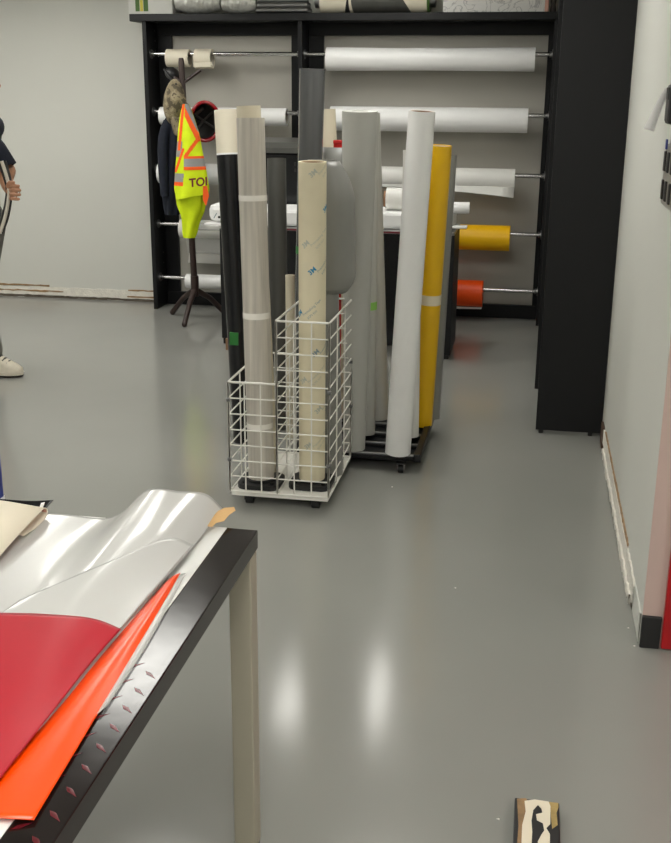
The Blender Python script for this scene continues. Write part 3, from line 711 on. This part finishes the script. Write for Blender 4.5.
# ------------------------------------------------------------------ goods on top of the rack
TY = 7.95
def topx(px): return ony(px, 10, TY).x
bx_ = thing('carton', 'grey-white carton with green and yellow print on the rack top', 'carton', (topx(154), TY, TOPZ))
MB().box((topx(133), 7.86, TOPZ), (topx(176.5), 8.09, TOPZ+.24), .004).build('body', m_box, bx_)
for a, b, m_ in ((140, 144, m_green), (144.6, 147.5, m_olive), (148, 152.5, m_green)): MB().box((topx(a), 7.858, TOPZ+.02), (topx(b), 7.861, TOPZ+.2)).build('print', m_, bx_)
def crumple(name, label, x0, x1, r, n=26):
    a, b = topx(x0), topx(x1); rg = []
    for i in range(n+1):
        s = i/n; e = .55+.45*math.sin(math.pi*min(1, max(0, .1+s*.85)))
        rg.append([Vector((a+(b-a)*s+random.uniform(-.004, .004), TY-.02+math.cos(t)*r*e*random.uniform(.88, 1.08), TOPZ+r*.98+math.sin(t)*r*e*random.uniform(.9, 1.02))) for t in [2*math.pi*k/18 for k in range(18)]])
    o = MB().loft(rg).build(name, m_foil, sub=1); tag(o, label, 'bundle'); return o
crumple('wrapped_bundle', 'crumpled silver plastic-wrapped bundle beside the carton on the rack top', 178, 222, .085)
crumple('wrapped_bundle', 'paler plastic-wrapped bundle left of the silver tube stack on the rack top', 224, 257.5, .075)
k = 0
for j in range(3):
    for i in range(4-j if j else 4):
        y = 7.88+i*.043+j*.0215; z = TOPZ+.0215+j*.037
        o = thing('profile_tube', 'thin silver tube in the stack on the rack top', 'tube', (topx(259), y, z), 'stack of silver tubes')
        MB().ring_tube((topx(259), y, z), (topx(310-j), y, z), .0205, .017, 14).build('wall', m_steel, o); k += 1
o = roll('vinyl_roll', 'cream roll with a black swoosh print on the rack top', (topx(322), TY-.02, TOPZ+.088), (topx(430), TY-.02, TOPZ+.088), .085, m_cream2, m_steel, .05, core_out=.045)
p0, p1 = Vector((topx(322), TY-.02, TOPZ+.088)), Vector((topx(430), TY-.02, TOPZ+.088))
def wrap_poly(pts, m, name):
    rows = []
    for s in range(13):
        t = s/12; a = math.radians(-75+150*t); x0 = pts[0][0]+(pts[1][0]-pts[0][0])*t; x1 = pts[2][0]+(pts[3][0]-pts[2][0])*t**1.6
        rows.append([Vector((topx(x0+(x1-x0)*k/6), TY-.02-math.cos(a)*.0862, TOPZ+.088+math.sin(a)*.0862)) for k in range(7)])
    MB().grid(rows).build(name, m, o)
wrap_poly([(355, 0), (351, 0), (412, 0), (388, 0)], m_dgrey, 'black_swoosh'); wrap_poly([(346, 0), (352, 0), (351.5, 0), (349, 0)], m_ink, 'black_swoosh')
MB().ring_tube((topx(428), TY-.02, TOPZ+.088), (topx(430.5), TY-.02, TOPZ+.088), .0858, .07).build('end_stripe', m_green, o)
o = thing('long_carton', 'long white marble-patterned carton at the right of the rack top', 'carton', (topx(495), TY, TOPZ))
MB().box((topx(444), 7.86, TOPZ), (topx(546), 8.05, TOPZ+.16), .004).build('body', m_marble, o)
MB().box((topx(544.5), 7.859, TOPZ), (topx(548.5), 8.051, TOPZ+.161), .003).build('end_flap', m_pinkp, o)
tag(MB().tube([(topx(553), 7.9, TOPZ), (topx(553), 7.9, TOPZ+.05), (topx(553.5), 7.9, TOPZ+.15)], [.022, .016, .03], 14).build('wooden_knob', m_brown), 'small dark wooden knob at the right end of the rack top', 'knob')

# ------------------------------------------------------------------ table with sheets
TZ = .754
tx, ty = -.513, 1.949
tb = thing('work_table', 'black-topped work table with pale square metal legs', 'table', (-1.4, 1.2, 0))
top = MB().box((-2.35, .15, TZ-.04), (tx, ty, TZ), .002).build('table_top', m_top, tb)
for x, y in ((tx-.049, ty-.054), (tx-.049, .19), (-2.32, ty-.054), (-2.32, .19)):
    lg = MB().box((x, y, .012), (x+.047, y+.05, TZ-.04), .003).build('leg', m_leg, tb)
    MB().box((x+.002, y+.002, 0), (x+.045, y+.048, .012), .003).build('foot_cap', m_plast, lg)
g = MB()
g.box((-2.27, ty-.05, TZ-.09), (tx-.05, ty-.01, TZ-.04)); g.build('apron_rail', m_leg, tb)
MB().box((-2.27, .19, TZ-.09), (tx-.057, .23, TZ-.04)).build('apron_rail', m_leg, tb)
MB().box((tx-.2, .235, TZ-.075), (tx-.16, ty-.055, TZ-.041)).build('apron_rail', m_leg, tb)
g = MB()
for i in range(24):                       # raised tread lozenges along the bare edge, red reflection in their colour
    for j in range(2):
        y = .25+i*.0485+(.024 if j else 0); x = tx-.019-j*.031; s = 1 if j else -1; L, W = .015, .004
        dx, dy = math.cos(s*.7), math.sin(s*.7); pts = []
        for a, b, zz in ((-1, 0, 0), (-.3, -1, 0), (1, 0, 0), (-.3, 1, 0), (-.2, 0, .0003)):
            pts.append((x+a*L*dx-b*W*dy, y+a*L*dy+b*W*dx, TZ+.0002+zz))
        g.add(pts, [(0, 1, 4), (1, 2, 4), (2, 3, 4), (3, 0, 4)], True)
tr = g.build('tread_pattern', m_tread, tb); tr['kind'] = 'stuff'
def T(x, y, h): return onz(x, y, TZ+h)
def sheet(name, label, ctrl, m, n=24, k=24, thick=.0008, cat='sheet'):
    o = MB().grid(patch([[T(*q) for q in r] for r in ctrl], n, k)).build(name, m, solid=thick)
    return tag(o, label, cat)
o = MB().box((-1.02, .25, TZ+.0006), (tx-.064, ty-.004, TZ+.0016)).build('backing_sheet', m_back)
tag(o, 'flat white backing sheet lying along the table edge', 'sheet')
sheet('vinyl_sheet', 'large glossy white sheet with a raised curled far end', [
    [(-60, 505, .006), (60, 514, .006), (113, 517, .008), (148, 490, .064), (180, 491.5, .064), (206, 494, .05), (223, 509, .014)],
    [(-100, 540, .005), (20, 545, .006), (78, 548, .009), (122, 528, .05), (155, 532, .05), (180, 538, .03), (193, 547, .008)],
    [(-140, 595, .005), (-30, 598, .006), (35, 600, .009), (85, 585, .03), (112, 588, .026), (138, 593, .016), (150, 598, .007)],
    [(-200, 690, .005), (-80, 690, .006), (-20, 690, .008), (20, 690, .01), (45, 690, .01), (62, 690, .009), (74, 690, .006)],
    [(-300, 860, .005), (-250, 860, .006), (-200, 860, .008), (-160, 860, .008), (-120, 860, .008), (-90, 860, .007), (-75, 860, .006)]], m_sheet, 40, 40)
sheet('laminated_sheet', 'glossy clear-edged white sheet with a pointed corner over the curl', [
    [(20, 600, .030), (70, 578, .045), (120, 557, .056), (168, 538, .052), (193.5, 545, .03)],
    [(-20, 630, .026), (30, 620, .032), (75, 605, .040), (120, 590, .034), (152, 592, .02)],
    [(-60, 680, .020), (0, 670, .022), (40, 660, .024), (75, 650, .022), (104, 648, .016)],
    [(-140, 790, .016), (-100, 785, .016), (-60, 780, .017), (-30, 778, .016), (-4, 778, .013)],
    [(-220, 880, .014), (-180, 880, .014), (-140, 880, .014), (-110, 880, .013), (-80, 880, .012)]], m_sheet, 36, 30)
sheet('crimson_sheet', 'deep crimson vinyl sheet at the left of the table', [
    [(-120, 616, .041), (0, 613, .041), (60, 615, .043), (95, 619, .037), (121, 629, .026)],
    [(-150, 680, .031), (-30, 675, .031), (25, 668, .031), (65, 660, .028), (92, 662, .019)],
    [(-200, 760, .021), (-100, 755, .021), (-50, 745, .021), (5, 735, .020), (36, 733, .017)],
    [(-300, 880, .018), (-220, 880, .018), (-160, 880, .018), (-110, 880, .017), (-80, 880, .015)]], m_crim, 30, 24)
sheet('orange_sheet', 'bright glossy orange sheet tapering to a far tip', [
    [(164, 584, .006), (169, 579, .012), (175, 575, .013), (180.5, 573, .009)],
    [(100, 655, .005), (112, 652, .011), (126, 648, .011), (142, 640, .005)],
    [(30, 735, .004), (48, 733, .010), (66, 733, .010), (87, 732, .004)],
    [(-80, 815, .004), (-40, 816, .009), (0, 818, .010), (34, 820, .005)]], m_osheet, 30, 16)
sheet('clear_strip', 'narrow clear film strip with bubbles beside the orange sheet', [
    [(176, 577, .003), (181, 574, .008), (186, 573, .004)],
    [(130, 655, .003), (140, 648, .007), (150, 640, .003)],
    [(95, 715, .003), (100, 712, .006), (108, 705, .003)]], m_clear, 16, 8)
kp = [(186, 548), (196, 535), (212, 514), (224, 508), (234, 507), (235.5, 510.5), (229, 515), (224, 521), (216, 523), (212, 527), (206, 526), (203, 531), (196, 540)]
g = MB(); pts = [T(x, y, .006+.012*max(0, min(1, (545-y)/30))) for x, y in kp]; n = len(pts)
g.add(pts, [tuple(range(n))[::-1]]); tag(g.build('kraft_paper', m_kraft, solid=.0006), 'torn tan kraft paper scrap under the curled sheet end', 'paper')
# folded cream paper: spiral section swept to the left
a, b = T(47, 521, .0), T(-30, 597, .0); ax = (b-a); Lw = ax.length; ax.normalize(); sw = Vector((-1, .22, 0)).normalized()
sec = []
for i in range(41):
    t = i/40
    if t < .4: s = t/.4; p = a+ax*(Lw*(1-s*.97))+Vector((0, 0, .010+.022*math.sin(s*1.5)))
    elif t < .62: s = (t-.4)/.22; an = math.pi*s; p = a+ax*(.016-.024*math.sin(an)-.0)+Vector((0, 0, .020+.012*math.cos(an)))
    else: s = (t-.62)/.38; p = a+ax*(.016+s*.10)+Vector((0, 0, .008+.014*max(0, s-.45)))
    sec.append(p)
cp_ = MB().grid([[p+sw*(.55*k/6)-Vector((0, 0, .006*(k/6))) for k in range(7)] for p in sec]).build('folded_paper', m_creamp, solid=.0008)
tag(cp_, 'folded cream paper with faint pink print at the table far left', 'paper')
lin_ = MB().grid([[p+sw*(.002+.55*k/6)-Vector((0, 0, .0018+.006*(k/6)))+ax*.0015 for k in range(7)] for p in sec[4:30]]).build('pink_liner', m_pinkp, cp_)
for i, (px, py) in enumerate(((8, 533), (14, 524), (5, 522), (20, 530))):
    q = onz(px, py, TZ+.0535); MB().prism([(q.x-.006, q.y-.012), (q.x+.008, q.y-.006), (q.x+.006, q.y+.01), (q.x-.008, q.y+.004)], TZ+.0525, TZ+.0528)
# black film behind it
sheet('black_film_sheet', 'black film sheet with upturned corner at the table far edge', [
    [(-60, 494, .03), (0, 499, .03), (30, 501, .03), (53.5, 500, .034)],
    [(-60, 502, .02), (0, 507, .02), (30, 508, .02), (46, 509, .02)],
    [(-60, 516, .004), (0, 518, .004), (30, 519, .004), (42, 519, .004)]], m_blkfilm, 10, 12)
sheet('white_film_edge', 'narrow white film edge against the black film sheet', [
    [(41, 503, .034), (45, 502, .034)], [(38, 513, .016), (41, 513, .016)]], m_white, 4, 4)
o = thing('blue_box', 'blue box standing at the table far left edge', 'box', T(-24, 500, 0))
q = T(4.5, 499, 0); MB().box((q.x-.13, q.y-.06, TZ+.001), (q.x, q.y, TZ+.14), .003).build('body', m_bluebox, o)
MB().box((q.x-.131, q.y-.061, TZ+.0005), (q.x+.001, q.y+.001, TZ+.008)).build('base_trim', m_white, o)

# ------------------------------------------------------------------ scrap block on the floor
a, b = onz(514, 797, .03), onz(560, 797, .03)
sb = thing('scrap_block', 'black block with torn white label scraps on the floor', 'block', ((a.x+b.x)/2, a.y-.09, 0))
x0, x1, y1 = a.x+.002, b.x-.002, a.y; y0 = y1-.2
MB().box((x0, y0, 0), (x1, y1, .03), .003).build('body', m_plast, sb)
def scrap(name, poly, m, h):
    g = MB(); P = [(x0+(x1-x0)*u, y1-v*.2) for u, v in poly]; n = len(P)
    if sum(P[i][0]*P[(i+1)%n][1]-P[(i+1)%n][0]*P[i][1] for i in range(n)) < 0: P = P[::-1]
    g.prism(P, .0302, .0302+h); g.build(name, m, sb)
scrap('glue_patch', [(.05, .03), (.25, .0), (.35, .1), (.22, .4), (.2, .8), (.08, .9), (.1, .5)], m_torn, .0008)
scrap('glue_patch', [(.75, .02), (.98, .02), (.98, .1), (.93, .2), (.95, .42), (.83, .5), (.8, .2)], mat('dried_glue', (176, 152, 96), .8, var=.2, scale=40), .0009)
scrap('label_scrap', [(.22, .06), (.45, .01), (.76, .02), (.8, .1), (.79, .42), (.7, .5), (.78, .6), (.77, .95), (.55, .95), (.52, .75), (.6, .62), (.66, .55), (.63, .42), (.5, .38), (.48, .28), (.62, .24), (.6, .16), (.52, .1), (.42, .2), (.38, .4), (.4, .6), (.38, .95), (.17, .95), (.18, .5), (.25, .25)], m_creamp, .0016)
for i in range(7):
    px, py = random.choice([(500, 800), (455, 585), (305, 700), (390, 480), (600, 640), (560, 720), (420, 560)]); q = onz(px+random.uniform(-20, 20), py+random.uniform(-12, 12), 0)
g = MB()
for px, py in ((498, 819), (628, 628), (634, 646), (455, 588), (392, 487)):
    q = onz(px, py, 0); g2 = MB().add([(q.x-.004, q.y, .0002), (q.x+.003, q.y-.004, .0002), (q.x+.004, q.y+.003, .0002), (q.x, q.y, .003)], [(0, 1, 3), (1, 2, 3), (2, 0, 3), (0, 2, 1)])
    tag(g2.build('plaster_crumb', m_res), 'tiny white plaster crumb on the grey floor', 'crumb', 'plaster crumbs on the floor')

# ------------------------------------------------------------------ person at the left edge
pe = thing('person', 'person in navy shirt, grey trousers and pale sneakers at the left edge', 'person', (-3.12, 5.72, 0))
def caps(g, pts, rs, n=14, per=7):
    pts = [Vector(p) for p in pts]; P = []; Rr = []
    m = (len(pts)-1)*per
    rv = [Vector((r, 0, 0)) for r in rs]
    for i in range(m+1): P.append(cr(pts, i/m)); Rr.append(cr(rv, i/m).x)
    t0 = (P[1]-P[0]).normalized(); t1 = (P[-1]-P[-2]).normalized()
    P = [P[0]-t0*Rr[0]*.8, P[0]-t0*Rr[0]*.45]+P+[P[-1]+t1*Rr[-1]*.45, P[-1]+t1*Rr[-1]*.8]; Rr = [Rr[0]*.35, Rr[0]*.85]+Rr+[Rr[-1]*.85, Rr[-1]*.35]
    g.tube(P, Rr, n)
def remesh(o, vox, sm=4):
    md = o.modifiers.new('remesh', 'REMESH'); md.mode = 'VOXEL'; md.voxel_size = vox; md.use_smooth_shade = True
    md = o.modifiers.new('relax', 'SMOOTH'); md.factor = .5; md.iterations = sm
rs_, re_, rw = (-3.10, 5.62, 1.42), (-2.93, 5.72, 1.19), (-2.845, 5.535, 1.11)
ls_, le_, lw_ = (-3.16, 5.96, 1.42), (-3.24, 6.03, 1.15), (-3.22, 6.02, .9)
hp = Vector((-2.803, 5.50, 1.095))
g = MB()
caps(g, [(-3.19, 5.78, .95), (-3.18, 5.78, 1.15), (-3.17, 5.78, 1.35)], [.13, .125, .14], 18)
caps(g, [(-3.13, 5.62, 1.42), (-3.13, 5.78, 1.44), (-3.13, 5.95, 1.42)], [.065, .08, .065])
caps(g, [(-3.13, 5.78, 1.42), (-3.11, 5.78, 1.56)], [.06, .056])
g.sphere((-3.09, 5.78, 1.66), (.095, .075, .118), 20, 14, lambda p: Vector((p.x, p.y*(1-.12*max(0, -p.z)), p.z)))
caps(g, [(-3.0, 5.78, 1.675), (-2.978, 5.78, 1.645)], [.012, .017], 8)
for s in (-1, 1): g.sphere((-3.10, 5.78+s*.077, 1.655), (.02, .012, .032), 10, 8)
caps(g, [rs_, re_], [.055, .044]); caps(g, [re_, ((re_[0]+rw[0])/2-.01, (re_[1]+rw[1])/2, (re_[2]+rw[2])/2), rw], [.044, .04, .028])
caps(g, [ls_, le_], [.055, .044]); caps(g, [le_, lw_], [.042, .03])
caps(g, [rw, hp], [.028, .034]); caps(g, [lw_, (-3.21, 6.01, .84)], [.028, .034])
for i in range(4):                       # right hand: four fingers curled round the strap, thumb over
    z = hp.z+.032-.0235*i; L = (.9, 1.0, .95, .8)[i]
    caps(g, [hp+Vector((.0, -.02, z-hp.z)), hp+Vector((.028*L, -.05, z-hp.z+.003)), hp+Vector((.060*L, -.034, z-hp.z)), hp+Vector((.045*L, -.002, z-hp.z-.002))], [.0105, .0098, .009, .008], 8, 4)
caps(g, [hp+Vector((-.008, -.03, .028)), hp+Vector((.014, -.052, .05)), hp+Vector((.042, -.054, .052))], [.012, .011, .009], 8, 4)
for i in range(4): caps(g, [(-3.235+.018*i, 6.01, .83), (-3.235+.019*i, 6.0, .78), (-3.23+.018*i, 5.985, .75)], [.011, .0095, .008], 8, 4)
caps(g, [(-3.19, 6.0, .87), (-3.165, 5.985, .83), (-3.16, 5.975, .79)], [.012, .010, .009], 8, 4)
for lx, ly in ((-3.10, 5.67), (-3.36, 5.90)): caps(g, [(-3.15, ly, .9), (lx-.01, ly, .5), (lx-.02, ly, .09)], [.085, .058, .04])
body = g.build('body', m_skin, pe); remesh(body, .0042, 2)
g = MB()
caps(g, [(-3.2, 5.78, .93), (-3.19, 5.78, 1.15), (-3.18, 5.78, 1.36)], [.155, .15, .16], 20)
caps(g, [(-3.13, 5.62, 1.42), (-3.13, 5.78, 1.435), (-3.13, 5.95, 1.42)], [.08, .09, .08])
caps(g, [ls_, (-3.215, 6.01, 1.22)], [.085, .08])
ts = g.build('shirt', m_navy, pe); remesh(ts, .012)
rg = []
for c_, d_, r_ in (((-3.13, 5.62, 1.43), (.8, 0, -.6), .09), ((-3.07, 5.64, 1.385), (.62, 0, -.78), .095), ((-2.99, 5.65, 1.295), (.45, 0, -.9), .092), ((-2.94, 5.66, 1.205), (.35, 0, -.94), .092), ((-2.938, 5.66, 1.202), (.35, 0, -.94), .078), ((-2.96, 5.66, 1.24), (.35, 0, -.94), .07)):
    d_ = Vector(d_).normalized(); u_ = Vector((0, 1, 0)); v_ = d_.cross(u_)
    rg.append([Vector(c_)+u_*(r_*.8*math.cos(t))-v_*(r_*math.sin(t)*(1+.04*math.sin(3*t))) for t in [2*math.pi*k/28 for k in range(28)]])
MB().loft(rg, False).build('sleeve', m_navy, pe)
g = MB()
caps(g, [(-3.2, 5.70, .9), (-3.2, 5.86, .9)], [.145, .145], 18)
for lx, ly, k in ((-3.10, 5.67, 0), (-3.36, 5.90, 1)):
    caps(g, [(-3.19, ly, .86), (-3.15 if not k else -3.27, ly, .5), (lx-.03, ly, .3), (lx-.012, ly, .14)], [.115, .09, .08, .076], 16)
tr_ = g.build('trousers', m_trou, pe); remesh(tr_, .012)
for lx, ly in ((-3.10, 5.67), (-3.36, 5.90)):
    x0 = lx-.095; so = []; up = []
    def foot(z, sc, y_sc=1.0, toe=0):
        return [Vector((x0+.142+math.cos(a)*.142*sc+toe, ly+math.sin(a)*.052*y_sc*(1.0+.15*math.cos(a)), z)) for a in [2*math.pi*k/24 for k in range(24)]]
    sh_ = MB().loft([foot(0.0, .93, .93), foot(.006, .985, 1), foot(.014, 1, 1.02)]).build('shoe_sole', m_sole, pe)
    up_ = MB().loft([foot(.014, 1, 1.02), foot(.034, 1.0, 1.03), foot(.054, .985, .99), foot(.072, .9, .92, -.012), foot(.094, .72, .86, -.038), foot(.118, .55, .85, -.062), foot(.14, .45, .86, -.074)]).build('shoe', m_shoe, pe)
    MB().tube([(x0+.142+math.cos(a)*.1435, ly+math.sin(a)*.0535*(1+.15*math.cos(a)), .03) for a in [2*math.pi*k/24 for k in range(24)]], .003, 6, closed=True).build('welt', m_corew, up_)
    MB().grid([[Vector((x0+.06+.09*k/6, ly-.0545+.002*j-(.001 if j == 1 else 0), .04+.02*j+.012*math.sin(k/6*3))) for k in range(7)] for j in range(3)]).build('side_panel', m_torn, up_, solid=.002)
    for i in range(4):
        xx = x0+.12+i*.026; zz = .139-i*.015
        MB().tube([(xx, ly-.03, zz-.012), (xx+.006, ly, zz), (xx, ly+.03, zz-.012)], .006, 6).build('lace', m_slot if i % 2 else m_sole, up_)
g = MB().sphere((-3.10, 5.78, 1.69), (.106, .086, .108), 20, 14, lambda p: Vector((min(p.x, .45-.3*p.z if p.z < .6 else 1), p.y, max(p.z, -.35)))); g.build('hair', m_hair, pe)
for s in (-1, 1): MB().sphere((-3.005, 5.78+s*.032, 1.67), (.008, .012, .009), 10, 8).build('eye', m_slot, pe)
MB().tube([(-3.0, 5.755, 1.605), (-2.994, 5.78, 1.603), (-3.0, 5.805, 1.605)], .004, 6).build('mouth', m_pinkp, pe)
st = thing('strap', 'dark and white striped strap held in the person\'s hand', 'strap', (-2.98, 5.55, .84))
for i, (dx, m_, r_) in enumerate(((0, m_slot, .008), (-3.4, m_corew, .010), (-6.6, m_slot, .008))):
    P = [ony(x+dx*k_, y, 5.475+.01*abs(i-1)) for x, y, k_ in ((5, 161, 1), (9, 174, .9), (11.5, 188, .7), (10.5, 202, .7), (7.5, 218, .8), (2, 233, .6))]
    MB().tube([cr(P, i2/20) for i2 in range(21)], r_, 8).build('dark_band' if m_ is m_slot else 'white_band', m_, st)
